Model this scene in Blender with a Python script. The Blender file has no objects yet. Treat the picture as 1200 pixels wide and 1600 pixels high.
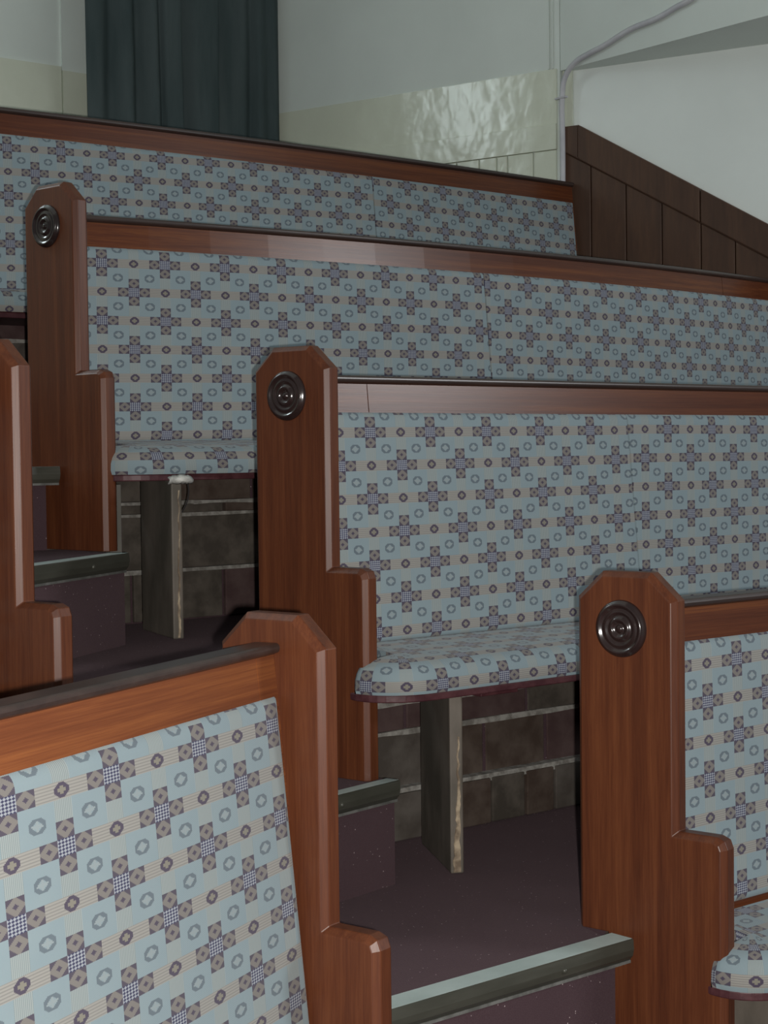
import bpy, bmesh, math, random
from mathutils import Vector, Matrix
C = bpy.context.scene.collection
SC = bpy.context.scene
random.seed(7)
V = Vector

# ------------------------------------------------------------------ camera
CAM = V((-2.4337, -2.4062, 1.2549)); YAW, PITCH, ROLL, FPX = 0.6724, 0.0363, -0.0120, 2567.3
def cam_axes():
    fwd = V((math.sin(YAW), math.cos(YAW), 0)); right = V((math.cos(YAW), -math.sin(YAW), 0)); up = V((0, 0, 1))
    f = fwd * math.cos(PITCH) - up * math.sin(PITCH); u = up * math.cos(PITCH) + fwd * math.sin(PITCH)
    r = right * math.cos(ROLL) + u * math.sin(ROLL); u2 = -right * math.sin(ROLL) + u * math.cos(ROLL)
    return r, u2, f
cr, cu, cf = cam_axes()
cam = bpy.data.cameras.new('camera'); camo = bpy.data.objects.new('camera', cam); C.objects.link(camo)
cam.sensor_fit = 'VERTICAL'; cam.sensor_height = 36.0; cam.lens = FPX * 36.0 / 1600.0; cam.clip_start = 0.05
M = Matrix((cr, cu, -cf)).transposed().to_4x4(); M.translation = CAM; camo.matrix_world = M
SC.camera = camo

# ------------------------------------------------------------------ world, lights, exposure
w = bpy.data.worlds.new('world'); SC.world = w; w.use_nodes = True
bg = w.node_tree.nodes['Background']; bg.inputs[0].default_value = (0.80, 0.95, 1.0, 1); bg.inputs[1].default_value = 0.125
def light(name, kind, loc, power, color, size=0.1, sizey=None, target=None):
    l = bpy.data.lights.new(name, kind); l.energy = power; l.color = color
    if kind == 'AREA':
        l.shape = 'RECTANGLE'; l.size = size; l.size_y = sizey or size
    else: l.shadow_soft_size = size
    o = bpy.data.objects.new(name, l); C.objects.link(o); o.location = loc
    if target is not None: o.rotation_euler = (V(target) - V(loc)).to_track_quat('-Z', 'Y').to_euler()
    return o
# the camera's own flash tube, a few centimetres right of and below the lens
light('camera_flash', 'POINT', CAM + cr * 0.05 - cu * 0.022 + cf * 0.01, 405, (1.0, 0.965, 0.92), 0.012)
# daylight: a small window in the back wall left of the curtain, a hall window on the front right side
light('back_window', 'AREA', (-1.55, 4.385, 3.85), 36, (0.84, 0.95, 1.0), 0.75, 1.0, (-1.55, 0.0, 3.85))
light('hall_window_front', 'AREA', (4.9, -5.0, 3.6), 165, (0.96, 0.98, 1.0), 1.3, 1.7, (0.5, 1.2, 1.7))
SC.view_settings.view_transform = 'Standard'; SC.view_settings.look = 'None'
SC.view_settings.exposure = 0.0; SC.view_settings.gamma = 1.0; SC.view_settings.use_curve_mapping = False

# ------------------------------------------------------------------ material helpers
class X:
    """tiny expression builder over math nodes"""
    nt = None
    def __init__(s, v): s.v = v
    @staticmethod
    def m(op, *a, clamp=False):
        n = X.nt.nodes.new('ShaderNodeMath'); n.operation = op; n.use_clamp = clamp
        for i, q in enumerate(a):
            q = q.v if isinstance(q, X) else q
            if isinstance(q, (int, float)): n.inputs[i].default_value = q
            else: X.nt.links.new(q, n.inputs[i])
        return X(n.outputs[0])
    def __add__(s, o): return X.m('ADD', s, o)
    def __radd__(s, o): return X.m('ADD', s, o)
    def __sub__(s, o): return X.m('SUBTRACT', s, o)
    def __rsub__(s, o): return X.m('SUBTRACT', o, s)
    def __mul__(s, o): return X.m('MULTIPLY', s, o)
    def __rmul__(s, o): return X.m('MULTIPLY', s, o)
    def lt(s, o): return X.m('LESS_THAN', s, o)
    def gt(s, o): return X.m('GREATER_THAN', s, o)
    def abs(s): return X.m('ABSOLUTE', s)
    def mx(s, o): return X.m('MAXIMUM', s, o)
def mix(nt, fac, a, b, blend='MIX'):
    n = nt.nodes.new('ShaderNodeMix'); n.data_type = 'RGBA'; n.blend_type = blend
    for sock, q in ((n.inputs['Factor'], fac), (n.inputs['A'], a), (n.inputs['B'], b)):
        q = q.v if isinstance(q, X) else q
        if isinstance(q, (int, float)): sock.default_value = q
        elif isinstance(q, tuple): sock.default_value = (*q, 1) if len(q) == 3 else q
        else: nt.links.new(q, sock)
    return n.outputs['Result']
def newmat(name, rough=0.6, spec=0.5, metal=0.0, color=(.5, .5, .5)):
    m = bpy.data.materials.new(name); m.use_nodes = True; nt = m.node_tree; b = nt.nodes['Principled BSDF']
    b.inputs['Roughness'].default_value = rough; b.inputs['Specular IOR Level'].default_value = spec
    b.inputs['Metallic'].default_value = metal; b.inputs['Base Color'].default_value = (*color, 1)
    return m, nt, b
def coords(nt, scale=(1, 1, 1), kind='Object'):
    tc = nt.nodes.new('ShaderNodeTexCoord'); mp = nt.nodes.new('ShaderNodeMapping'); mp.inputs['Scale'].default_value = scale
    nt.links.new(tc.outputs[kind], mp.inputs[0]); return mp.outputs[0]
def noise(nt, vec, scale, detail=4, rough=0.55, dist=0.0):
    n = nt.nodes.new('ShaderNodeTexNoise'); n.inputs['Scale'].default_value = scale; n.inputs['Detail'].default_value = detail
    n.inputs['Roughness'].default_value = rough; n.inputs['Distortion'].default_value = dist
    nt.links.new(vec, n.inputs['Vector']); return n.outputs[0]
def ramp(nt, fac, stops):
    r = nt.nodes.new('ShaderNodeValToRGB'); nt.links.new(fac, r.inputs[0]); e = r.color_ramp.elements
    while len(e) < len(stops): e.new(0.5)
    for k, (p, c) in enumerate(stops): e[k].position = p; e[k].color = (*c, 1)
    return r.outputs[0]
def bump(nt, b, h, strength=0.2, dist=0.002):
    n = nt.nodes.new('ShaderNodeBump'); n.inputs['Strength'].default_value = strength; n.inputs['Distance'].default_value = dist
    nt.links.new(h, n.inputs['Height']); nt.links.new(n.outputs[0], b.inputs['Normal'])

def wood_mat(name, dark, mid, light_, scale, rough=0.40, spec=0.28, coat=0.13, rot=0.0):
    m, nt, b = newmat(name, rough, spec)
    v = coords(nt, scale)
    if rot:                                   # turn the grain to follow a pew that stands at an angle
        tc = nt.nodes.new('ShaderNodeTexCoord'); rn = nt.nodes.new('ShaderNodeMapping'); rn.inputs['Rotation'].default_value[2] = -rot
        nt.links.new(tc.outputs['Object'], rn.inputs[0]); mp = nt.nodes.new('ShaderNodeMapping'); mp.inputs['Scale'].default_value = scale
        nt.links.new(rn.outputs[0], mp.inputs[0]); v = mp.outputs[0]
    big = noise(nt, v, 1.0, 3, 0.5, 0.6); fine = noise(nt, v, 7.0, 5, 0.65, 0.3)
    X.nt = nt
    f = X(big) * 0.55 + X(fine) * 0.45
    col = ramp(nt, f.v, [(0.33, dark), (0.5, mid), (0.68, light_)])
    nt.links.new(col, b.inputs['Base Color'])
    b.inputs['Coat Weight'].default_value = coat; b.inputs['Coat Roughness'].default_value = rough * 0.75
    bump(nt, b, fine, 0.12, 0.001)
    return m
W1, W2, W3 = (0.062, 0.0180, 0.0085), (0.096, 0.0285, 0.0118), (0.138, 0.0445, 0.0175)
WOOD_V = wood_mat('varnished_wood_upright', W1, W2, W3, (34, 34, 1.3))
WOOD_H = wood_mat('varnished_wood_board', W1, W2, (0.156, 0.051, 0.0155), (0.9, 14, 60), 0.27, 0.22, 0.10)
WOOD_HL = wood_mat('varnished_wood_board_angled', (0.10, 0.028, 0.010), (0.155, 0.046, 0.016), (0.235, 0.078, 0.024), (0.9, 14, 48), rot=0.4628)
WOOD_DADO = wood_mat('panel_wood', (0.062, 0.033, 0.021), (0.082, 0.042, 0.026), (0.112, 0.060, 0.034), (9, 9, 1.0), 0.45, 0.35, 0.05)
CAP = wood_mat('dark_cap_wood', (0.028, 0.018, 0.016), (0.040, 0.025, 0.021), (0.055, 0.036, 0.030), (1.5, 20, 20), 0.35, 0.5, 0.2)
TURNED = wood_mat('dark_turned_wood', (0.017, 0.010, 0.009), (0.023, 0.013, 0.012), (0.030, 0.017, 0.015), (6, 6, 6), 0.20, 0.6, 0.4)
LEG = None

def fabric_mat():
    m, nt, b = newmat('woven_fabric', 0.88, 0.2)
    X.nt = nt
    uv = nt.nodes.new('ShaderNodeUVMap'); uv.uv_map = 'fabric'
    sp = nt.nodes.new('ShaderNodeSeparateXYZ'); nt.links.new(uv.outputs[0], sp.inputs[0])
    u, v = X(sp.outputs[0]), X(sp.outputs[1])
    r = X.m('ROUND', v); fv = v - r
    a = X.m('WRAP', u + r, 1.0, -1.0)          # wrap(value, max, min)
    # stepped like the weave of the cloth
    q = 1 / 15.0
    aX = X.m('SNAP', (a * 3.0).abs() + q * .5, q); aY = X.m('SNAP', (fv * 3.2).abs() + q * .5, q)
    bx, by = (a * 3.0), (fv * 3.2)
    base_w = noise(nt, uv.outputs[0], 1.2, 2)
    diag = X.m('SINE', (u * 0.095 + v * 0.0805) * (6.2832 / 0.0027)); fine = diag * 0.5 + 0.5
    vert = X.m('SINE', u * (6.2832 * 0.095 / 0.0031)) * 0.5 + 0.5
    blue = mix(nt, fine, (0.145, 0.200, 0.222), (0.312, 0.372, 0.382))
    blue = mix(nt, X(base_w), blue, (0.195, 0.258, 0.288))
    cream = mix(nt, vert, (0.180, 0.222, 0.226), (0.298, 0.330, 0.325))
    col = cream
    # blue rectangles between the bands
    m_gap = aY.gt(0.5); m_mid = aX.gt(0.5) * aX.lt(2.5)
    col = mix(nt, m_gap * m_mid, col, blue)
    # ring with a pale cross inside each rectangle
    rx = aX - 1.5; ry = 1.6 - aY
    rr = X.m('SQRT', rx * rx + ry * ry)
    star = X.m('MAXIMUM', rx.abs(), ry.abs())
    ring = rr.lt(0.49) * star.lt(0.44) * rr.gt(0.25)
    plus = X.m('MAXIMUM', rx.abs().lt(0.09) * ry.abs().lt(0.30), ry.abs().lt(0.09) * rx.abs().lt(0.30))
    col = mix(nt, ring, col, (0.112, 0.142, 0.165)); col = mix(nt, plus, col, (0.235, 0.280, 0.292))
    # striped band
    st = X.m('SINE', by * (6.2832 * 5.5)).gt(0.25)
    beige = mix(nt, st * 0.55, (0.275, 0.268, 0.246), (0.152, 0.146, 0.142))
    m_band = aY.lt(0.5)
    col = mix(nt, m_band, col, beige)
    # small flower half-way between crosses
    fx = 3.0 - aX
    fd = X.m('MAXIMUM', X.m('MAXIMUM', fx.abs(), aY), (fx.abs() + aY) * 0.72)
    fl = fd.lt(0.43); fi = X.m('MAXIMUM', fx.abs().lt(0.09) * aY.lt(0.23), aY.lt(0.09) * fx.abs().lt(0.23))
    col = mix(nt, fl, col, (0.066, 0.054, 0.082)); col = mix(nt, fi, col, (0.195, 0.183, 0.150))
    # four arms: purple squares with a beige diamond and a dark eye
    lx = X.m('SUBTRACT', aX.mx(aY), 1.0); ly = X.m('MINIMUM', aX, aY)
    arm = lx.abs().lt(0.5) * ly.lt(0.5)
    dia = (lx.abs() + ly).lt(0.56); eye = (lx.abs() + ly).lt(0.19)
    acol = mix(nt, dia, (0.072, 0.061, 0.084), (0.190, 0.176, 0.160)); acol = mix(nt, eye, acol, (0.066, 0.054, 0.082))
    acol = mix(nt, fine * 0.25, acol, (0.05, 0.043, 0.065))
    col = mix(nt, arm, col, acol)
    # chequered centre
    ch = X.m('SINE', (bx + by) * (6.2832 * 2.6)) * X.m('SINE', (bx - by) * (6.2832 * 2.6))
    ccol = mix(nt, ch.gt(0.0), (0.040, 0.041, 0.085), (0.290, 0.310, 0.345))
    col = mix(nt, aX.lt(0.5) * aY.lt(0.5), col, ccol)
    nt.links.new(col, b.inputs['Base Color'])
    b.inputs['Sheen Weight'].default_value = 0.15; b.inputs['Sheen Roughness'].default_value = 0.5
    bump(nt, b, fine.v, 0.12, 0.0006)
    return m
FABRIC = fabric_mat()

def simple(name, c1, c2, scale, rough=0.8, spec=0.3, detail=5, bs=0.3, bd=0.002, lo=0.38, hi=0.62, vec=(1, 1, 1)):
    m, nt, b = newmat(name, rough, spec); v = coords(nt, vec)
    n = noise(nt, v, scale, detail); nt.links.new(ramp(nt, n, [(lo, c1), (hi, c2)]), b.inputs['Base Color'])
    if bs: bump(nt, b, noise(nt, v, scale * 3, 4), bs, bd)
    return m
def carpet_mat():
    m, nt, b = newmat('carpet', 0.95, 0.1); v = coords(nt)
    b.inputs['Sheen Weight'].default_value = 0.10; b.inputs['Sheen Roughness'].default_value = 0.5; b.inputs['Sheen Tint'].default_value = (0.8, 0.6, 0.64, 1)
    n1 = noise(nt, v, 3.0, 4); n2 = noise(nt, v, 420.0, 2); 
    vor = nt.nodes.new('ShaderNodeTexVoronoi'); vor.inputs['Scale'].default_value = 75; nt.links.new(v, vor.inputs['Vector'])
    c = ramp(nt, n1, [(0.35, (0.038, 0.019, 0.025)), (0.65, (0.056, 0.031, 0.037))])
    c = mix(nt, X(n2), c, (0.078, 0.050, 0.056))
    X.nt = nt
    n3 = noise(nt, v, 130.0, 1)
    c = mix(nt, X.m('MULTIPLY', X(vor.outputs['Distance']).lt(0.11), X(n3).gt(0.56)), c, (0.36, 0.29, 0.29))   # lint specks
    nt.links.new(c, b.inputs['Base Color']); bump(nt, b, n2, 0.6, 0.003); return m
CARPET = carpet_mat()
BRICKS = [simple('brick_brown', (0.050, 0.034, 0.026), (0.082, 0.062, 0.050), 14, 0.9, 0.2),
          simple('brick_grey', (0.062, 0.052, 0.044), (0.100, 0.088, 0.076), 11, 0.9, 0.2),
          simple('brick_maroon', (0.056, 0.033, 0.032), (0.080, 0.053, 0.050), 12, 0.85, 0.2),
          simple('brick_olive', (0.050, 0.042, 0.034), (0.086, 0.073, 0.060), 16, 0.9, 0.2)]
MORTAR = simple('pale_mortar', (0.15, 0.14, 0.125), (0.29, 0.28, 0.255), 40, 0.95, 0.1)
RENDER_WALL = simple('old_mortar_bed', (0.10, 0.094, 0.082), (0.16, 0.15, 0.132), 20, 0.95, 0.1)
NOSE_TOP = simple('nosing_tread', (0.42, 0.50, 0.475), (0.50, 0.585, 0.56), 9, 0.38, 0.6, 4, 0.1, 0.001)
NOSE_FRONT = simple('nosing_lip', (0.046, 0.046, 0.036), (0.060, 0.060, 0.048), 6, 0.35, 0.5, 4, 0.05, 0.001, vec=(1, 1, 6))
NOSE_TRIM = simple('worn_metal_edge', (0.085, 0.085, 0.078), (0.15, 0.15, 0.14), 30, 0.5, 0.5)
SEAT_EDGE = simple('maroon_painted_board', (0.050, 0.014, 0.018), (0.085, 0.030, 0.034), 25, 0.5, 0.4)
LEG = simple('worn_brown_leg', (0.080, 0.070, 0.056), (0.150, 0.128, 0.106), 8, 0.6, 0.35, 6, 0.2, 0.002, vec=(1, 1, .45))
BARE = simple('bare_chipped_wood', (0.16, 0.12, 0.085), (0.42, 0.34, 0.24), 30, 0.85, 0.2)
def wall_mat(name, c, rough, bs=0.25, bd=0.006, sc=2.5, spec=0.5):
    m, nt, b = newmat(name, rough, spec); v = coords(nt)
    n = noise(nt, v, 1.6, 4); c2 = tuple(x * 0.93 for x in c)
    nt.links.new(ramp(nt, n, [(0.35, c2), (0.65, c)]), b.inputs['Base Color'])
    bump(nt, b, noise(nt, v, sc, 3), bs, bd); return m
WALL_WHITE = wall_mat('white_wall_paint', (0.88, 0.94, 0.91), 0.55, 0.1)
WALL_GREY = wall_mat('pale_grey_wall_paint', (0.72, 0.78, 0.74), 0.55, 0.1)
WALL_CREAM = wall_mat('cream_gloss_paint', (0.70, 0.735, 0.61), 0.17, 0.42, 0.011, 6.0, 0.6)
CONDUIT = simple('lilac_grey_plastic', (0.52, 0.52, 0.56), (0.60, 0.60, 0.63), 10, 0.4, 0.4, 3, 0)
CURTAIN = simple('blue_grey_curtain_cloth', (0.055, 0.078, 0.082), (0.080, 0.104, 0.108), 9, 0.85, 0.2, 4, 0.3, 0.001, vec=(1, 1, .15))
TAPE = simple('silver_tape', (0.40, 0.40, 0.38), (0.62, 0.62, 0.58), 60, 0.35, 0.7, 3, 0.6, 0.004)
BLACK = simple('black_cord', (0.01, 0.01, 0.012), (0.02, 0.02, 0.02), 10, 0.6)
GREYPOST = simple('pale_grey_timber', (0.12, 0.115, 0.10), (0.18, 0.17, 0.155), 12, 0.8, 0.2, vec=(1, 1, .3))

# ------------------------------------------------------------------ mesh helpers
def setp(o, label=None, cat=None, group=None, kind=None):
    for k, v in (('label', label), ('category', cat), ('group', group), ('kind', kind)):
        if v: o[k] = v
    return o
def link(name, me, mats=None, parent=None, smooth=False):
    if mats:
        for m in (mats if isinstance(mats, (list, tuple)) else [mats]): me.materials.append(m)
    o = bpy.data.objects.new(name, me); C.objects.link(o)
    if parent is not None:
        o.parent = parent
        o.matrix_parent_inverse = Matrix.Translation(-parent.location) if True else None
    if smooth:
        for p in me.polygons: p.use_smooth = True
    return o
def mesh(name, verts, faces):
    me = bpy.data.meshes.new(name); me.from_pydata([tuple(v) for v in verts], [], faces)
    bm = bmesh.new(); bm.from_mesh(me); bmesh.ops.recalc_face_normals(bm, faces=bm.faces); bm.to_mesh(me); bm.free()
    me.update(); return me
def empty(name, loc, label, cat, group=None):
    o = bpy.data.objects.new(name, None); C.objects.link(o); o.location = loc; o.empty_display_size = 0.1
    return setp(o, label, cat, group)
def prism(name, poly, dirv, mats, parent=None):
    """poly: list of 3-D points (planar), extruded by dirv"""
    n = len(poly); d = V(dirv); vs = [V(p) for p in poly] + [V(p) + d for p in poly]
    fs = [list(range(n)), list(range(n, 2 * n))[::-1]] + [[i, (i + 1) % n, n + (i + 1) % n, n + i] for i in range(n)]
    return link(name, mesh(name, vs, fs), mats, parent)
def bevel(o, w=0.003, seg=2):
    m = o.modifiers.new('bevel', 'BEVEL'); m.width = w; m.segments = seg; m.limit_method = 'ANGLE'; m.angle_limit = 0.6
    return o
def box(name, o, ex, ey, ez, mats, parent=None, bv=0.0):
    o, ex, ey, ez = V(o), V(ex), V(ey), V(ez)
    ob = prism(name, [o, o + ex, o + ex + ey, o + ey], ez, mats, parent)
    if bv: bevel(ob, bv)
    return ob
def offset_poly(P, c):
    """offset a 2-D polygon outward by c with mitred corners"""
    n = len(P); area = sum(P[i][0] * P[(i + 1) % n][1] - P[(i + 1) % n][0] * P[i][1] for i in range(n))
    s = 1 if area > 0 else -1; out = []
    for i in range(n):
        a, b, d = V(P[i - 1]), V(P[i]), V(P[(i + 1) % n])
        e1 = (b - a).normalized(); e2 = (d - b).normalized()
        n1 = V((e1.y, -e1.x)) * s; n2 = V((e2.y, -e2.x)) * s
        bis = n1 + n2; bis = bis / max(bis.dot(n1), 0.2)
        out.append((b.x + bis.x * c, b.y + bis.y * c))
    return out
def tube(name, pts, r, mats, parent=None, seg=10, cat=None):
    cv = bpy.data.curves.new(name, 'CURVE'); cv.dimensions = '3D'; cv.bevel_depth = r; cv.bevel_resolution = 3; cv.use_fill_caps = True
    s = cv.splines.new('BEZIER'); s.bezier_points.add(len(pts) - 1)
    for bp, p in zip(s.bezier_points, pts): bp.co = p; bp.handle_left_type = bp.handle_right_type = 'AUTO'
    cv.resolution_u = 8
    tmp = bpy.data.objects.new(name, cv); C.objects.link(tmp); dg = bpy.context.evaluated_depsgraph_get()
    me = bpy.data.meshes.new_from_object(tmp.evaluated_get(dg)); C.objects.unlink(tmp); bpy.data.objects.remove(tmp)
    return link(name, me, mats, parent, True)

def loft_along(name, path, prof, mats, parent=None, frame=None):
    """prof: list of (f, z) f toward the front; path: list of (x, y) with front direction fr per point"""
    vs, fs = [], []; n = len(prof)
    for (p, fr) in path:
        for (f, z) in prof: vs.append(V((p[0], p[1], 0)) + V(fr) * f + V((0, 0, z)))
    for i in range(len(path) - 1):
        for j in range(n): fs.append([i * n + j, i * n + (j + 1) % n, (i + 1) * n + (j + 1) % n, (i + 1) * n + j])
    fs.append(list(range(n))); fs.append([(len(path) - 1) * n + j for j in range(n)][::-1])
    return link(name, mesh(name, vs, fs), mats, parent)

# ------------------------------------------------------------------ pew frames (right block rows 1..4, left block rows 1..2)
H1, H, CA, WU, WA, HA = 0.9469, 0.9948, 0.0527, 0.2101, 0.3169, 0.4771
TH, CH = 0.050, 0.0115
class Row: pass
def mkrow(o, al, railp, railz, dirx=(1, 0, 0), bend=None):
    r = Row(); r.o = V(o); r.D = V((math.cos(al), -math.sin(al), 0)); r.N = V((math.sin(al), math.cos(al), 0))
    r.rp = V(railp); r.rz = railz; r.e = V(dirx).normalized(); r.fr = V((-r.e.y, r.e.x, 0))
    if r.fr.y > 0: r.fr = -r.fr
    r.bend = bend or (lambda t: 0.0); return r
R1 = mkrow((0, 0, 0), 1.3579, (0, -0.1068, 0), 0.9408)
R2 = mkrow((-0.2165, 0.8637, 0.5005), 1.3362, (0, 0.7571, 0), 0.9408)
R3 = mkrow((-0.3359, 1.8201, 0.9975), 1.4027, (0, 1.733, 0), 0.9408, bend=lambda t: -0.030 + 0.045 * (t - 1.2) ** 2)
R4 = mkrow((-0.46, 2.80, 1.4785), 1.4027, (0, 2.70, 0), 0.9408, bend=lambda t: -0.035 + 0.022 * (t - 1.25) ** 2)
LO = V((-0.8884, -0.0121, -0.0219)); lal = 1.3196; LD = V((math.cos(lal), -math.sin(lal), 0)); lpa = 0.4628
LE_ = V((-math.cos(lpa), -math.sin(lpa), 0))
L1 = mkrow(LO, lal, LO + LD * 0.1166, 0.9579, LE_)
LO2 = LO + V((-0.1669, 0.7681, 0.5033))
L2 = mkrow(LO2, 1.3182, LO2 + V((math.cos(1.3182), -math.sin(1.3182), 0)) * 0.08, 0.9579, LE_)
BH = 0.0878

def end_poly(full, notch):
    P = [(0, H1), (CA, H), (WU - CA, H), (WU, H1), (WU, HA), (WA - .014, HA), (WA - .004, HA - .004), (WA, HA - .014), (WA, 0.0)]
    if notch: P += [(notch[0], 0.0), (notch[0], notch[1]), (0, notch[1])]
    else: P += [(0, 0)]
    return P
def bench_end(r, parent, notch, mirror=False, z0=0.0, roundel=True):
    """r.o is the aisle-face arris origin; the plank's thickness goes along +N (right block) or the visible inner face is at 0 (left block)"""
    P = end_poly(True, notch); n = len(P)
    inner = P; outer = offset_poly(P, CH)
    def keep(i, q):      # feet stay on the floor
        u, v = q
        if P[i][1] <= 0.001: v = 0.0
        if notch and P[i][1] <= notch[1] + 0.001 and P[i][0] <= notch[0] + 0.001:
            v = P[i][1]; 
            if abs(P[i][0] - notch[0]) < 1e-6: u = P[i][0]
        return (u, v)
    outer = [keep(i, q) for i, q in enumerate(outer)]
    rings = [(inner, 0.0), (outer, CH), (outer, TH - CH), (inner, TH)]
    vs = [r.o + r.D * u + V((0, 0, z + z0)) + r.N * w_ for ring, w_ in rings for (u, z) in ring]
    fs = [list(range(n)), list(range(3 * n, 4 * n))[::-1]]
    for k in range(3):
        for i in range(n): fs.append([k * n + i, k * n + (i + 1) % n, (k + 1) * n + (i + 1) % n, (k + 1) * n + i])
    be = link('bench_end', mesh('bench_end', vs, fs), WOOD_V, parent); bevel(be, 0.0018, 2)
    if roundel:
        prof = [(0, .011), (.004, .011), (.007, .009), (.0085, .006), (.012, .006), (.015, .010), (.019, .0125), (.023, .010), (.026, .006),
                (.029, .006), (.032, .009), (.0355, .0095), (.040, .007), (.043, .007), (.046, .012), (.050, .013), (.0525, .011), (.054, .008), (.0565, .007), (.0585, .003), (.059, 0), (.059, -.002)]
        seg = 56; vs, fs = [], []; c = r.o + r.D * 0.0974 + V((0, 0, 0.8902))
        side = -1
        for (rad, h) in prof:
            for s in range(seg):
                a = 2 * math.pi * s / seg
                vs.append(c + r.D * (max(rad, 1e-4) * math.cos(a)) + V((0, 0, max(rad, 1e-4) * math.sin(a))) + r.N * (side * h))
        for k in range(len(prof) - 1):
            for s in range(seg): fs.append([k * seg + s, k * seg + (s + 1) % seg, (k + 1) * seg + (s + 1) % seg, (k + 1) * seg + s])
        fs.append(list(range(seg)))
        setp(link('roundel', mesh('roundel', vs, fs), TURNED, be, True), 'dark turned roundel of concentric rings')
        be.children[0].matrix_parent_inverse = Matrix.Identity(4)
    return be

def railpath(r, t0, t1, n=14):
    out = []
    for i in range(n + 1):
        t = t0 + (t1 - t0) * i / n; p = r.rp + r.e * t - r.fr * r.bend(t); out.append((p, r.fr))
    return out
RECL = 0.10
def back_parts(r, parent, t0, t1, splits, joints, panels, cush_h=0.557):
    zt = r.o.z + r.rz
    ts = [t0] + list(joints) + [t1]
    for a, b in zip(ts[:-1], ts[1:]):
        g = 0.0012
        p = [(-0.022, zt - 0.60), (0.0, zt - 0.60 + 0), (0.0, zt - 0.012), (-0.022, zt - 0.012)]
        p = [(-0.022 + RECL * .30, zt - 0.30), (RECL * .30, zt - 0.30), (0.0, zt - 0.016), (-0.022, zt - 0.016)]
        loft_along('back_rail', railpath(r, a + g, b - g), p, WOOD_HL if r in (L1, L2) else WOOD_H, parent)
    # cap moulding: rounded nose projecting to the front and back
    p = []
    for k in range(9):
        a = -math.pi / 2 + math.pi * k / 8; p.append((0.006 + 0.0075 * math.cos(a), zt - 0.0085 + 0.0085 * math.sin(a)))
    p += [(-0.034, zt), (-0.040, zt - 0.006), (-0.040, zt - 0.018), (-0.022, zt - 0.020), (0.0, zt - 0.020)]
    loft_along('cap_moulding', railpath(r, t0, t1), p, CAP, parent)
    # plain boarding behind the upholstery
    p = [(-0.022, zt - 0.03), (-0.004, zt - 0.03), (RECL * .66 - 0.004, zt - 0.70), (RECL * .66 - 0.022, zt - 0.70)]
    loft_along('back_board', railpath(r, t0, t1), p, WOOD_H, parent)
    # upholstered panels
    zc = zt - BH; S = V((0, 0, -1)) 
    for k_, (a, b, A) in enumerate(panels):
        o0, e1, e2 = A; det = e1[0] * e2[1] - e1[1] * e2[0]
        cushion_sheet(r, parent, a, b, zc, cush_h, lambda s, t: (((s - o0[0]) * e2[1] - (t - o0[1]) * e2[0]) / det, ((t - o0[1]) * e1[0] - (s - o0[0]) * e1[1]) / det),
                      ra=0.003 if k_ else None, rb=0.003 if k_ < len(panels) - 1 else None)
def cushion_sheet(r, parent, a, b, ztop, h, uvf, th=0.030, rad=0.022, ds=0.0155, ra=None, rb=None):
    def marks(L):
        e = [0, .0015, .004, .008, .013, .018, rad]; mid = [rad + (L - 2 * rad) * k / 14 for k in range(1, 14)]
        return e + mid + [L - x for x in reversed(e)]
    ds = {id(R1): .021, id(L1): .028}.get(id(r), ds); dt = 0.009 if r in (L1, L2) else 0.0
    L = b - a; ms, mt = marks(L), marks(h); nv = len(mt); vs, uvs, fs = [], [], []
    rng = random.Random(int(a * 100) + int(ztop * 1000))
    for s in ms:
        for t in mt:
            d = min(s * rad / (ra or rad), (L - s) * rad / (rb or rad), t, h - t); f = math.sqrt(max(0, 1 - (1 - min(d / rad, 1)) ** 2))
            puff = 0.004 * math.sin(math.pi * min(1, s / L)) * math.sin(math.pi * t / h)
            q = a + s; p = r.rp + r.e * q - r.fr * r.bend(q)
            vs.append(V((p.x, p.y, 0)) + r.fr * (0.002 + RECL * t + (th - 0.002) * f * 0.55 + puff) + V((0, 0, ztop - t)))
            uvs.append(uvf((q if r.e.x > 0 else -q) + ds, t - dt))
    for i in range(len(ms) - 1):
        for j in range(nv - 1): fs.append([i * nv + j, i * nv + j + 1, (i + 1) * nv + j + 1, (i + 1) * nv + j])
    n0 = len(vs)                                   # flat back
    for (s, t) in ((0, 0), (0, h), (L, h), (L, 0)):
        q = a + s; p = r.rp + r.e * q - r.fr * r.bend(q)
        vs.append(V((p.x, p.y, 0)) + r.fr * (RECL * t - 0.004) + V((0, 0, ztop - t))); uvs.append(uvf(q, t))
    me = bpy.data.meshes.new('back_cushion'); me.from_pydata([tuple(v) for v in vs], [], fs + [[n0, n0 + 1, n0 + 2, n0 + 3]])
    bm = bmesh.new(); bm.from_mesh(me); bmesh.ops.recalc_face_normals(bm, faces=bm.faces); bm.to_mesh(me); bm.free()
    lay = me.uv_layers.new(name='fabric')
    for lp in me.loops: lay.data[lp.index].uv = uvs[lp.vertex_index]
    return link('back_cushion', me, FABRIC, parent, True)

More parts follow.
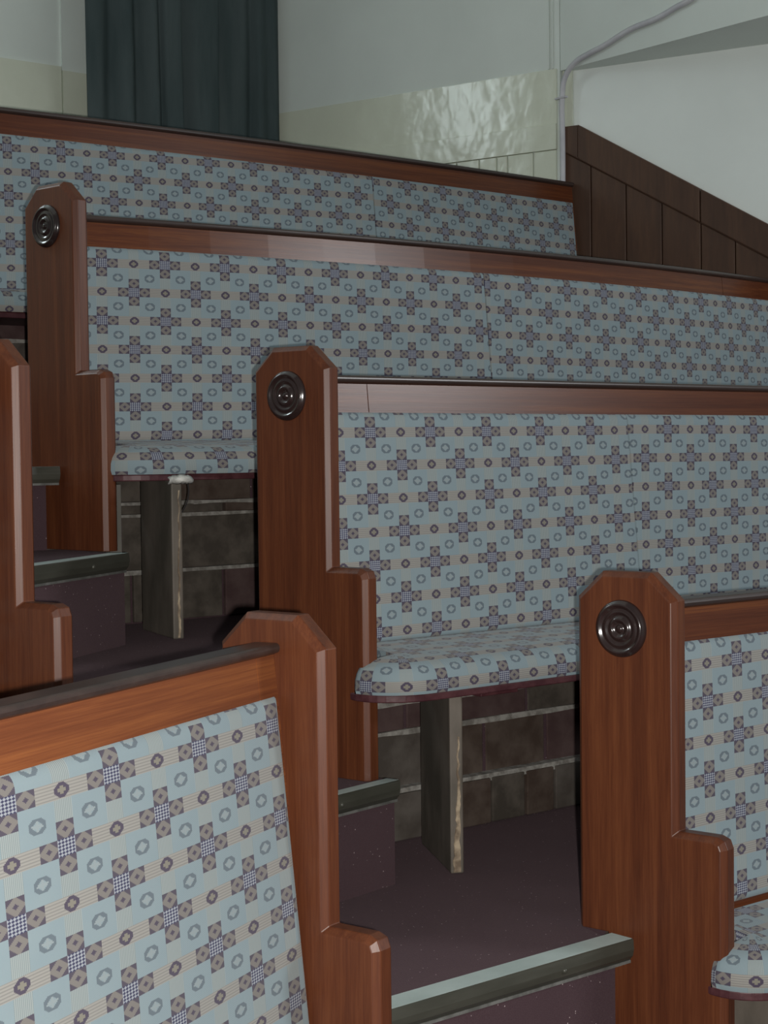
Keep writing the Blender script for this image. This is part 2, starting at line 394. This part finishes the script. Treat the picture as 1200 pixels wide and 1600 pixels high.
def seat_parts(r, parent, t0, t1, zbot, yfront, yback, legs=(), phase=(0.3, 0.2), skew=0.21, left=False, board_h=0.018):
    """seat cushion on a maroon board; outline in (t, f) where f is distance in front of the rail line"""
    R = 0.115
    fF, fB = yfront, yback
    # outline points of the front edge with a rounded aisle corner
    def outline(ins, n=9):
        pts = []
        x0 = t0 + ins * 0.4
        c = (x0 + R, fF - ins - R)
        for k in range(n + 1):
            a = math.pi - (math.pi / 2) * k / n
            pts.append((c[0] + R * 1.15 * math.cos(a) * 1.0 , c[1] + R * math.sin(a)))
        return pts
    def world(t, f, z):
        p = r.rp + r.e * t - r.fr * r.bend(t); return V((p.x, p.y, 0)) + r.fr * f + V((0, 0, z))
    # board
    P = outline(0.004); poly = [(t0 - skew * 0 , fB - 0.02)] + [(max(t, t0 - .02), f) for t, f in P] + [(t1, fF - 0.004), (t1, fB - 0.02)]
    bd = prism('seat_board', [world(t, f, zbot - board_h) for t, f in poly], (0, 0, board_h), SEAT_EDGE, parent); bevel(bd, 0.003)
    # cushion: rows from the bottom of the front edge up and over to the back
    prof = [(0.0, 0.0), (-0.004, 0.012), (-0.003, 0.030), (0.002, 0.046), (0.010, 0.058), (0.022, 0.067), (0.040, 0.074), (0.065, 0.078), (0.11, 0.082)]
    cols = outline(0.0) ; base = len(cols); xs = [cols[-1][0] + (t1 - cols[-1][0]) * k / 16 for k in range(1, 17)]
    front = cols + [(x, fF) for x in xs]
    nrm = []
    for k, (t, f) in enumerate(front):
        if k < base:
            a = math.pi - (math.pi / 2) * k / (base - 1); nrm.append((math.cos(a), math.sin(a)))
        else: nrm.append((0, 1))
    # arc length for the cloth
    arc = [0]
    for k in range(1, len(front)): arc.append(arc[-1] + math.hypot(front[k][0] - front[k - 1][0], front[k][1] - front[k - 1][1]))
    vs, uvs, fs = [], [], []; shift = front[base - 1][0] - arc[base - 1]
    al = [0]
    for k in range(1, len(prof)): al.append(al[-1] + math.hypot(prof[k][0] - prof[k - 1][0], prof[k][1] - prof[k - 1][1]))
    rows = len(prof) + 4
    for k, (t, f) in enumerate(front):
        nx, ny = nrm[k]
        for j, (ins, z) in enumerate(prof):
            tt, ff = t - nx * ins, f - ny * ins
            vs.append(world(tt, ff, zbot + z)); uvs.append(((arc[k] + shift) / 0.0955 + phase[0], phase[1] - al[j] / 0.0805))
        tl, fl = t - nx * prof[-1][0], f - ny * prof[-1][0]
        for m_ in range(1, 5):
            g = m_ / 4; ff = fl + (fB - fl) * g; tt = tl + ((t if k >= base else t0 + (tl - t0) * 1.0) - tl) * g
            zz = zbot + 0.082 + 0.012 * g
            vs.append(world(tt, ff, zz)); uvs.append((tt / 0.0955 + phase[0] if k >= base else (arc[k] + shift) / 0.0955 + phase[0], phase[1] - (al[-1] + (fl - ff)) / 0.0805))
    for i in range(len(front) - 1):
        for j in range(rows - 1): fs.append([i * rows + j, i * rows + j + 1, (i + 1) * rows + j + 1, (i + 1) * rows + j])
    # left edge closes down to the board
    n0 = len(vs); m0 = rows
    for j in range(rows):
        p = vs[j]; vs.append(V((p.x, p.y, zbot))); uvs.append((uvs[j][0] - 0.5, uvs[j][1]))
    for j in range(rows - 1): fs.append([j, n0 + j, n0 + j + 1, j + 1])
    me = bpy.data.meshes.new('seat_cushion'); me.from_pydata([tuple(v) for v in vs], [], fs)
    bm = bmesh.new(); bm.from_mesh(me); bmesh.ops.recalc_face_normals(bm, faces=bm.faces); bm.to_mesh(me); bm.free()
    lay = me.uv_layers.new(name='fabric')
    for lp in me.loops: lay.data[lp.index].uv = uvs[lp.vertex_index]
    return link('seat_cushion', me, FABRIC, parent, True)

LAT = {'2A': ((0.0424, 0.05), (0.0948, -0.0005), (-0.0041, 0.0804)), '2B': ((1.0109, 0.1226), (0.0944, 0.0003), (-0.0084, 0.08)),
       '3A': ((-0.1162, 0.0472), (0.0974, -0.001), (-0.0049, 0.0822)), '3B': ((1.376, 0.1239), (0.0966, -0.0002), (-0.0057, 0.0831)),
       '4A': ((0.0429, 0.0482), (0.0966, -0.0028), (-0.0028, 0.0807)), '4B': ((1.7451, 0.0245), (0.0941, 0.001), (-0.0015, 0.0821)),
       '1A': ((0.3622, 0.0494), (0.0973, -0.001), (-0.0072, 0.0797)), 'L': ((-0.4866, 0.0311), (0.1169, 0.0011), (-0.0029, 0.0752))}

# ------------------------------------------------------------------ levels
F1, F2, F3, F4 = -0.24, 0.26, 0.76, 1.222
S1, S2, S3 = 0.0, 0.5005, 0.9975
XR = 3.7      # far right of the platforms (behind the side wall line)
def structure(name, o, *a, **k): 
    ob = box(name, o, *a, **k); ob['kind'] = 'structure'; return ob
def slab(name, poly, z0, z1):
    o = prism(name, [V((x, y, z0)) for x, y in poly], (0, 0, z1 - z0), CARPET); o['kind'] = 'structure'; return o
# carpeted tiers (each a solid step reaching down to the hall floor)
BASE = -0.5
slab('floor', [(-4.5, -3.2), (XR, -3.2), (XR, -1.0), (-4.5, -1.0)], BASE - .1, BASE)
slab('floor_tier', [(-4.5, -1.05), (XR, -1.05), (XR, 0.0), (-4.5, 0.0)], BASE, F1)
slab('floor_tier', [(-4.5, 0.0), (-0.93, 0.0), (-0.93, -0.13), (-0.036, -0.125), (-0.012, -0.055), (0.0, 0.0), (XR, 0.0), (XR, 0.87), (-4.5, 0.87)], BASE, F2)
slab('floor_tier', [(-4.5, 0.87), (-1.10, 0.87), (-1.10, 0.735), (-0.25, 0.735), (-0.22, 0.865), (XR, 0.865), (XR, 1.825), (-4.5, 1.825)], BASE, F3)
slab('floor_tier', [(-4.5, 1.82), (-1.20, 1.82), (-1.20, 1.690), (-0.350, 1.700), (-0.338, 1.825), (XR, 1.825), (XR, 4.52), (-4.5, 4.52)], BASE, F4)
# half steps in the aisle
slab('aisle_step', [(-1.00, -0.86), (-0.05, -0.66), (0.06, -0.30), (0.025, -0.13), (-0.0145, -0.02), (-0.93, -0.02)], F1, S1)
A2, B2 = V((-0.72, 0.372, 0)), V((-0.084, 0.498, 0))
slab('aisle_step', [(A2.x, A2.y + .025), (B2.x, B2.y + .022), (-0.115, 0.74), (-1.05, 0.74)], F2, S2)
A3, B3 = V((-0.95, 0.90, 0)), V((-0.300, 1.337, 0))
slab('aisle_step', [(A3.x, A3.y + .03), (B3.x, B3.y + .028), (-0.30, 1.50), (-0.30, 1.70), (-1.15, 1.70)], F3, S3)

slab('aisle_step', [(-1.1, 2.42), (-0.32, 2.46), (-0.40, 2.825), (-1.1, 2.825)], F4, 1.4785)
def nosing(a, b, z, label, depth=0.060, drop=0.046):
    """a,b: front edge line seen from the front, left to right"""
    a, b = V(a), V(b); e = (b - a).normalized(); bk = V((-e.y, e.x, 0)); L = (b - a).length
    root = empty('step_nosing', ((a.x + b.x) / 2, (a.y + b.y) / 2, z - drop), label, 'step nosing', 'step nosings up the aisle')
    def W(t, d, h): return V((a.x, a.y, 0)) + e * t + bk * d + V((0, 0, z + h))
    path = [0, L]
    def ext(name, prof, mat, t0=0, t1=None):
        t1 = L if t1 is None else t1
        n = len(prof); vs = [W(t, d, h) for t in (t0, t1) for d, h in prof]
        fs = [list(range(n)), list(range(n, 2 * n))[::-1]] + [[i, (i + 1) % n, n + (i + 1) % n, n + i] for i in range(n)]
        return link(name, mesh(name, vs, fs), mat, root)
    ext('tread_strip', [(0.004, 0.0), (depth, 0.0), (depth, 0.004), (0.004, 0.005)], NOSE_TOP)
    ext('front_lip', [(0.004, 0.0048), (0.0005, 0.003), (0.0, -0.002), (-0.001, -0.016), (0.002, -0.030), (0.010, -drop + .006), (0.020, -drop + .006), (0.020, 0.0), (0.004, 0.0)], NOSE_FRONT)
    ext('lower_trim', [(0.008, -drop + .006), (0.008, -drop), (0.022, -drop), (0.022, -drop + .006)], NOSE_TRIM)
    if L > 0.5:
        for t in (0.12, L - 0.20):
            bm = bmesh.new(); bmesh.ops.create_uvsphere(bm, u_segments=10, v_segments=6, radius=0.006)
            for v in bm.verts: v.co = W(t, 0.0, -0.018) + v.co
            me = bpy.data.meshes.new('screw_head'); bm.to_mesh(me); bm.free(); link('screw_head', me, NOSE_FRONT, root, True)
    return root
nosing((-0.80, -0.1535, 0), (0.004, -0.139, 0), F2, 'grey metal step nosing between the two nearest pew ends')
nosing(A2, B2, S2, 'short grey step nosing at the foot of the second right pew end', 0.040)
nosing(A3, B3, S3, 'grey step nosing below the third pew end, beside the left pew')
nosing((-1.20, 1.655, 0), (-0.322, 1.668, 0), F4, 'uppermost grey step nosing ending against the third pew end')

# ------------------------------------------------------------------ brick risers under the seats
def brick_wall(y, x0, x1, courses, z0, joint_rows, thick=0.10):
    """courses: list of (z_low, z_high, proud); joint_rows: x joints per course"""
    zt = courses[-1][1]
    root = box('brick_riser_wall', (x0, y + 0.012, z0), (x1 - x0, 0, 0), (0, thick, 0), (0, 0, zt - z0), RENDER_WALL); root['kind'] = 'structure'
    rng = random.Random(int(y * 100))
    for (zl, zh, proud), joints in zip(courses, joint_rows):
        xs = [x0] + [j for j in joints if x0 < j < x1]
        while xs[-1] < x1 - 0.02: xs.append(min(x1, xs[-1] + 0.215 + rng.uniform(-.01, .02)))
        for a, b in zip(xs[:-1], xs[1:]):
            g = 0.004 + rng.uniform(0, .002); pr = proud + rng.uniform(-.002, .003)
            br = box('brick', (a + g, y - pr, zl + .004), (b - a - 2 * g, 0, 0), (0, 0.014 + pr, 0), (0, 0, zh - zl - .008), BRICKS[rng.choice([0, 0, 1, 1, 2, 3, 3])], root)
            bevel(br, 0.003, 2)
        # pointing left standing along the top of the course
        if zh < zt + .0:
            n = 40; vs = []; fs = []
            for k in range(n + 1):
                x = x0 + (x1 - x0) * k / n; h = (0.013 if proud > 0.02 else 0.007) + rng.uniform(-.002, .003); d = 0.006 + proud * .6 + rng.uniform(0, .004)
                vs += [V((x, y - d, zh - h)), V((x, y - d + .002, zh + h * .55)), V((x, y + .013, zh + h * .7)), V((x, y + .013, zh - h))]
            for k in range(n):
                for q in range(4): fs.append([k * 4 + q, k * 4 + (q + 1) % 4, k * 4 + 4 + (q + 1) % 4, k * 4 + 4 + q])
            mo = link('mortar_joint', mesh('mortar_joint', vs, fs), MORTAR, root)
    return root
brick_wall(0.862, -0.110, 3.3, [(0.26, 0.388, 0.034), (0.388, 0.537, 0.0), (0.537, 0.613, 0.0), (0.613, 0.752, 0.0)], 0.255,
           [[0.33, 0.498, 0.625, 0.734], [0.10, 0.34, 0.503, 0.732], [0.23, 0.66], [0.12, 0.45, 0.80]])
brick_wall(1.822, -0.305, 2.9, [(0.76, 0.912, 0.010), (0.912, 1.078, 0.0), (1.078, 1.114, 0.012), (1.114, 1.196, 0.0)], 0.755,
           [[-0.02, 0.298], [-0.05, 0.45], [0.3], [0.05, 0.41]])
brick_wall(2.70, -0.34, 2.65, [(F4, 1.36, 0.0), (1.36, 1.50, 0.0), (1.50, 1.645, 0.004), (1.645, 1.76, 0.006)], F4 - .005, [[0.2], [0.1], [0.33], [0.30]])
brick_wall(0.0, 0.060, 3.3, [(F1, -0.09, 0.0), (-0.09, 0.06, 0.0), (0.06, 0.252, 0.0)], F1 - .005, [[.3], [.2], [.3]])

# ------------------------------------------------------------------ pews
def pew(r, label, group, foot):
    return empty('pew', (r.o.x + foot[0], r.o.y + foot[1], foot[2]), label, 'pew', group)
G = 'upholstered pews of the tiered gallery'
def inner_t(r):        # where the rail starts, just inside the end plank
    return (r.o + r.D * 0.1 + r.N * TH - r.rp).dot(r.e)

# row 1 right
p1 = pew(R1, 'lowest right pew, its roundel end nearest the camera at the right edge', G, (0.0, 0.0, S1))
bench_end(R1, p1, (0.062, F2)); t = inner_t(R1)
back_parts(R1, p1, t + .0, 3.4, (), (), [(t + .002, 3.38, LAT['1A'])])
seat_parts(R1, p1, t + .006, 3.38, 0.1935, 0.305, 0.075, phase=(0.1, 0.3))
box('seat_leg', (0.30, -0.37, F1), (0.03, 0, 0), (0.0, 0.25, 0), (0, 0, 0.41), LEG, p1, 0.003)
# row 2 right
p2 = pew(R2, 'middle right pew with a worn board leg standing before brickwork', G, (0.0, 0.0, F2))
bench_end(R2, p2, (0.062, F3 - R2.o.z)); t = inner_t(R2)
back_parts(R2, p2, t + .0, 3.35, (), (-0.0595 + .075 + .02,), [(t + .002, 0.937, LAT['2A']), (0.937, 3.33, LAT['2B'])])
seat_parts(R2, p2, t + .006, 3.33, 0.7035, 0.307, 0.065, phase=(-0.05, 0.25))
def board_leg(parent, a, b, thick, z0, z1, name='seat_leg'):
    a, b = V((*a, 0)), V((*b, 0)); e = (b - a); n = V((e.y, -e.x, 0)).normalized() * thick
    o = prism(name, [a + V((0, 0, z0)), b + V((0, 0, z0)), b + n + V((0, 0, z0)), a + n + V((0, 0, z0))], (0, 0, z1 - z0), LEG, parent); bevel(o, 0.004); return o
lg = board_leg(p2, (0.072, 0.504), (0.212, 0.780), 0.032, F2, 0.686)
def chips(parent, a, thickdir, z0, z1, seed, wmax):
    """splintered bare strip running down the front edge"""
    rng = random.Random(seed); vs, fs = [], []; n = 34; off = 0
    for k in range(n + 1):
        z = z0 + (z1 - z0) * k / n; g = 1 - k / n
        off = 0.55 * off + rng.uniform(-.002, .002); wd = 0.002 + (wmax - .002) * g ** 1.6 * rng.uniform(.55, 1.0) + rng.uniform(0, .0015)
        c = V((*a, z)) + thickdir * (0.020 - .004 * g + off)
        vs += [c - thickdir * wd * .5 + V((-.0008, -.0022, 0)), c + thickdir * wd * .5 + V((-.0008, -.0022, 0)), c + thickdir * wd * .5 + V((0, .004, 0)), c - thickdir * wd * .5 + V((0, .004, 0))]
    for k in range(n):
        for q in range(4): fs.append([k * 4 + q, k * 4 + (q + 1) % 4, k * 4 + 4 + (q + 1) % 4, k * 4 + 4 + q])
    fs += [[0, 1, 2, 3], [n * 4, n * 4 + 1, n * 4 + 2, n * 4 + 3]]
    o = link('chipped_edge', mesh('chipped_edge', vs, fs), BARE, parent); o['label'] = 'pale bare wood where the leg is splintered'; return o
td = V((0.276, -0.140, 0)).normalized()
ch = chips(lg, (0.072, 0.504), V((0.892, -0.452, 0)), F2 + .004, 0.585, 3, 0.020)
ch.matrix_parent_inverse = Matrix.Identity(4)
box('seat_bracket', (0.16, 0.49, 0.672), (0.12, 0, 0), (0, 0.05, 0), (0, 0, 0.014), SEAT_EDGE, p2, 0.002)
# row 3 right
p3 = pew(R3, 'upper right pew with torn seat board edge and silver tape', G, (0.0, 0.0, F3))
bench_end(R3, p3, (0.062, F4 - R3.o.z)); t = inner_t(R3)
back_parts(R3, p3, t + .0, 3.06, (), (t + .095, 2.60), [(t + .002, 1.262, LAT['3A']), (1.262, 3.04, LAT['3B'])])
seat_parts(R3, p3, t + .006, 3.04, 1.203, 0.345, 0.055, phase=(0.55, -0.35))
lg3 = board_leg(p3, (-0.142, 1.385), (-0.077, 1.66), 0.030, F3, 1.186)
ch = chips(lg3, (-0.142, 1.385), V((0.973, -0.230, 0)), F3 + .004, 1.16, 9, 0.008); ch.matrix_parent_inverse = Matrix.Identity(4)
# row 4
p4 = pew(R4, 'topmost pew running along below the curtain and cream wall', G, (0.0, 0.0, F4))
bench_end(R4, p4, None, z0=0.0); t = inner_t(R4)
back_parts(R4, p4, t + .0, 2.71, (), (), [(t + .002, 1.553, LAT['4A']), (1.553, 2.705, LAT['4B'])])
seat_parts(R4, p4, t + .006, 2.66, 1.712, 0.315, 0.055, phase=(0.2, 0.1))
# left block
pl1 = pew(L1, 'near left pew seen from its seat side, bottom left corner', G, (0.0, 0.0, S1))
Ls = Row(); Ls.o = LO.copy(); Ls.D = L1.D; Ls.N = L1.N
bench_end(Ls, pl1, (0.150, F2 - LO.z), roundel=False)
tl = (LO + L1.D * 0.1166 - L1.rp).dot(L1.e)
back_parts(L1, pl1, tl + 0.0, 1.35, (), (0.062,), [(0.012, 1.33, LAT['L'])], 0.62)
seat_parts(L1, pl1, 0.02, 1.33, 0.18, 0.36, 0.075, phase=(0.1, 0.1))
pl2 = pew(L2, 'far left pew end with a bright chamfer, cut by the left edge', G, (0.0, 0.0, S2))
Ls2 = Row(); Ls2.o = LO2.copy(); Ls2.D = L2.D; Ls2.N = L2.N
bench_end(Ls2, pl2, (0.150, F3 - LO2.z), roundel=False)
back_parts(L2, pl2, 0.0, 1.35, (), (0.062,), [(0.012, 1.33, LAT['L'])], 0.55)
seat_parts(L2, pl2, 0.02, 1.33, 0.70, 0.36, 0.075, phase=(0.1, 0.1))

# ------------------------------------------------------------------ bits under the third pew
vs = []; fs = []
rng = random.Random(5)
nx_, nz_ = 14, 5
for i in range(nx_):
    for j in range(nz_):
        a = i / (nx_ - 1); b_ = j / (nz_ - 1)
        vs.append(V((-0.155 + 0.075 * a, 1.378 + 0.006 * math.sin(7 * a) - 0.012 * math.sin(math.pi * b_) + rng.uniform(-.002, .002), 1.176 + 0.026 * b_ * (0.75 + .25 * math.sin(3 * a)) + rng.uniform(-.001, .001))))
for i in range(nx_ - 1):
    for j in range(nz_ - 1): fs.append([i * nz_ + j, i * nz_ + j + 1, (i + 1) * nz_ + j + 1, (i + 1) * nz_ + j])
tp = link('tape_strip', mesh('tape_strip', vs, fs), TAPE, None, True)
s_ = tp.modifiers.new('thick', 'SOLIDIFY'); s_.thickness = 0.003
setp(tp, 'crumpled silver tape stuck on the front edge of a torn seat board', 'tape')
cd = tube('hanging_cord', [(-0.04, 1.47, 1.19), (-0.035, 1.47, 1.15), (-0.045, 1.475, 1.11), (-0.075, 1.48, 1.075)], 0.0016, BLACK)
setp(cd, 'thin dark cord hanging below a seat in front of brickwork', 'cord')
gp = box('timber_upright', (-0.209, 1.60, F3), (0.037, 0, 0), (0, 0.03, 0), (0, 0, 0.415), GREYPOST, None, 0.002)
setp(gp, 'pale grey timber upright between third pew end and board leg', 'timber post')

# ------------------------------------------------------------------ walls behind
def wallseg(name, a, b, z0, z1, thick, mat, parent=None, kind=True, bv=0):
    """a->b left to right as seen by the viewer; thickness goes away"""
    a, b = V((*a, 0)), V((*b, 0)); e = (b - a).normalized(); bk = V((-e.y, e.x, 0))
    o = box(name, a + V((0, 0, z0)), b - a, bk * thick, (0, 0, z1 - z0), mat, parent, bv)
    if kind and parent is None: o['kind'] = 'structure'
    return o
ZB = 2.924; ZC = 4.6
CR = V((2.703, 2.775, 0)); sd = V((math.sin(math.radians(-16.7)), math.cos(math.radians(-16.7)), 0))
tc = (4.405 - CR.y) / sd.y; BC = CR + sd * tc            # back corner, hidden by the curtain
# back wall
bw = wallseg('wall_back', (-4.6, 4.405), (BC.x, BC.y), F4, ZC, 0.12, WALL_GREY)
wallseg('cream_dado_board', (-4.6, 4.392), (1.134, 4.392), F4, 3.025, 0.013, WALL_CREAM, bw)
wallseg('cream_dado_board', (1.139, 4.386), (BC.x - .02, 4.386), F4, 3.008, 0.018, WALL_CREAM, bw)
wallseg('wall_panel', (1.139, 4.394), (BC.x - .02, 4.394), 3.009, ZC, 0.011, WALL_GREY, bw)
wf = box('window_1', (-1.99, 4.388, 3.28), (0.88, 0, 0), (0, 0.016, 0), (0, 0, 1.14), WALL_WHITE); wf['kind'] = 'structure'
for o_, x_, z_ in (((-1.99, 4.34, 3.28), 0.88, 0.06), ((-1.99, 4.34, 4.36), 0.88, 0.06), ((-1.99, 4.34, 3.34), 0.06, 1.02), ((-1.17, 4.34, 3.34), 0.06, 1.02), ((-1.565, 4.35, 3.34), 0.03, 1.02), ((-1.93, 4.35, 3.84), 0.76, 0.03)):
    box('window_frame', o_, (x_, 0, 0), (0, 0.048 if x_ > .05 and z_ > .05 else 0.03, 0), (0, 0, z_), WALL_WHITE, wf, 0.003)
# side wall, left part (cream boarding), runs from the back corner to the conduit
sw = wallseg('wall_right', (BC.x, BC.y), (CR.x, CR.y), F4, ZC, 0.12, WALL_GREY)
nrm_ = V((sd.y, -sd.x, 0)) * -1        # toward the room
def on_s(t, off=0.0): p = CR + sd * t + nrm_ * off; return (p.x, p.y)
def sboard(name, t_far, t_near, z0, z1, off, mat, bv=0.0015): return wallseg(name, on_s(t_far, off), on_s(t_near, off), z0, z1, off, mat, sw, bv=bv)
sboard('cream_dado_board', tc - .01, 0.012, 2.685, ZB, 0.008, WALL_CREAM)
sboard('dado_rail', tc - .01, 0.012, 2.573, 2.684, 0.016, WALL_CREAM)
ts = [0.012, 0.130, 0.262, 0.318, 0.410, 0.53, 0.66, 0.79, 0.92, 1.05, 1.18, 1.29]
for a_, b_ in zip(ts[:-1], ts[1:]): sboard('matchboard', b_ - .0025, a_ + .0025, F4, 2.572, 0.010, WALL_CREAM, 0.003)
for tt in (0.028, 0.046): sboard('wall_bead', tt + .008, tt, ZB, ZC, 0.010, WALL_GREY, 0.003)

# side wall, right part: white wall above the sloping wooden dado
b0 = V((2.708, 2.760, 0)); bd_ = V((math.sin(math.radians(158.8)), math.cos(math.radians(158.8)), 0))   # toward the viewer
bn = V((-bd_.y, bd_.x, 0)); bn = bn if bn.x < 0 else -bn             # into the room
def on_b(t, off=0.0, z=0.0): return b0 + bd_ * t + bn * off + V((0, 0, z))
LB = 3.2
ww = prism('wall_side', [on_b(0, -.035, F1), on_b(LB, -.035, F1), on_b(LB, -.035, ZC), on_b(0, -.035, ZC)], -bn * 0.12, WALL_WHITE); ww['kind'] = 'structure'
# upper wall standing forward of it, its underside showing as a soffit
ZS = 2.914
up = prism('wall_upper', [V((2.708, 2.775, ZS)), V((2.708, -0.4, ZS)), V((4.3, -0.4, ZS)), V((3.0, 2.775, ZS))], (0, 0, ZC - ZS), WALL_GREY); up['kind'] = 'structure'
# cream strip between conduit and white wall
box('trim_corner', on_b(-0.01, -.03, 2.60), bd_ * 0.045, bn * 0.012, (0, 0, ZS - 2.60), WALL_CREAM)['kind'] = 'structure'

# sloping wooden dado: planks below, a broad sloping top board, and its square end post
dado = empty('wood_dado', on_b(0.8, 0, F3), 'dark wooden side dado with vertical planks under a sloping top board', 'wall panelling')
def ztop(t): return 2.667 - 0.592 * (t - 0.075) + (0.004 if t > .65 else 0)      # upper edge of the sloping board
def zgrv(t): return 2.560 - 0.578 * (t - 0.005)
tj = [0.0, 0.128, 0.290, 0.452, 0.624, 0.772, 0.92, 1.07, 1.22, 1.37, 1.52, 1.67, 1.82, 1.97, 2.12, 2.27, 2.42, 2.57, 2.72, 2.87, 3.02, 3.15]
for a_, b_ in zip(tj[:-1], tj[1:]):
    a2, b2 = a_ + .002, b_ - .002
    bevel(prism('plank', [on_b(a2, 0, 0.2), on_b(b2, 0, 0.2), on_b(b2, 0, zgrv(b2) - .004), on_b(a2, 0, zgrv(a2) - .004)], -bn * 0.02, WOOD_DADO, dado), 0.003)
for a_, b_ in ((0.07, 0.622), (0.626, 3.15)):
    pts = [on_b(a_, 0.010, zgrv(a_)), on_b(b_, 0.010, zgrv(b_)), on_b(b_, 0.010, ztop(b_)), on_b(a_, 0.010, ztop(a_))]
    bevel(prism('top_board', pts, -bn * 0.045, WOOD_DADO, dado), 0.004)
pe = prism('end_board', [on_b(0.0, 0.010, zgrv(0)), on_b(0.07, 0.010, zgrv(0.07)), on_b(0.07, 0.010, 2.667), on_b(0.0, 0.010, 2.667)], -bn * 0.045, WOOD_DADO, dado); bevel(pe, .003)
bevel(prism('backing_board', [on_b(0.0, -.021, 0.2), on_b(3.15, -.021, 0.2), on_b(3.15, -.021, zgrv(3.15)), on_b(0.0, -.021, zgrv(0))], -bn * 0.012, WOOD_DADO, dado), 0.001)
0 and bevel(prism('end_post', [on_b(0.0, 0.001, F4), on_b(0.0, 0.022, F4), on_b(0.16, 0.022, F4), on_b(0.16, 0.001, F4)], (0, 0, 2.355 - F4 + .07), WOOD_DADO, dado), 0.003)

ce_ = box('ceiling', (-4.6, 0.4, ZC), (7.8, 0, 0), (0, 4.15, 0), (0, 0, 0.1), WALL_WHITE); ce_['kind'] = 'structure'
# conduit
cx = 2.695
cpts = [(cx, 2.755, 2.30), (cx, 2.753, 2.45), (cx, 2.752, 2.62), (cx, 2.752, 2.80), (cx, 2.735, 2.875), (cx, 2.672, 2.928), (cx, 2.60, 2.948), (cx, 2.50, 2.966), (cx, 2.35, 3.003), (cx, 2.20, 3.018), (cx, 2.10, 3.040), (cx, 2.01, 3.060), (cx, 1.92, 3.13), (cx, 1.88, 3.3), (cx, 1.88, 3.9), (cx, 1.88, 4.58)]
co = tube('cable_conduit', cpts, 0.0125, CONDUIT)
ce = empty('conduit_run', (cx, 2.755, 2.30), 'pale grey cable conduit climbing the corner and curving along the wall', 'cable conduit')
co.parent = ce; co.matrix_parent_inverse = Matrix.Translation(-ce.location); co.name = 'conduit_pipe'
for (y, z, ax) in ((2.752, 2.79, 'v'),):
    box('pipe_clip', (cx - .014, y - 0.034, z - .004), (0.016, 0, 0), (0, 0.068, 0), (0, 0, 0.008), CONDUIT, ce, 0.001)

# curtain hanging across the back corner
cxl, cxr, cy = 1.174, 2.213, 4.22
n = 220; zs = [2.0 + 2.5 * k / 16 for k in range(17)]; vs, fs = [], []
folds = [(0.00, 0.0), (0.06, .3), (0.12, -.7), (0.20, .6), (0.255, -.9), (0.335, .5), (0.37, -.3), (0.395, .6), (0.455, 1.0), (0.485, -.9), (0.56, .5), (0.615, .9), (0.65, .9), (0.66, -1.0), (0.74, -.5), (0.80, .1), (0.845, -.5), (0.88, .6), (0.93, .1), (0.97, .4), (1.0, -.2)]
def fold(a):
    for (x0, y0), (x1, y1) in zip(folds[:-1], folds[1:]):
        if a <= x1:
            g = (a - x0) / (x1 - x0); g = g * g * (3 - 2 * g); return y0 + (y1 - y0) * g
    return folds[-1][1]
for i in range(n + 1):
    a = i / n
    for z in zs:
        k = (z - 2.0) / 2.5
        amp = 0.042 * (1 - .25 * k); y = cy - amp * fold(min(1, max(0, a + 0.006 * math.sin(3 * z + 9 * a)))) ; x = cxl + (cxr - cxl) * a - .012 * k * (1 - 2 * a)
        vs.append(V((x, y, z)))
for i in range(n):
    for j in range(16): fs.append([i * 17 + j, i * 17 + j + 1, (i + 1) * 17 + j + 1, (i + 1) * 17 + j])
cu_ = link('curtain', mesh('curtain', vs, fs), CURTAIN, None, True)
sm = cu_.modifiers.new('thick', 'SOLIDIFY'); sm.thickness = 0.004
setp(cu_, 'dark blue-grey curtain hanging in folds above the topmost pew', 'curtain')
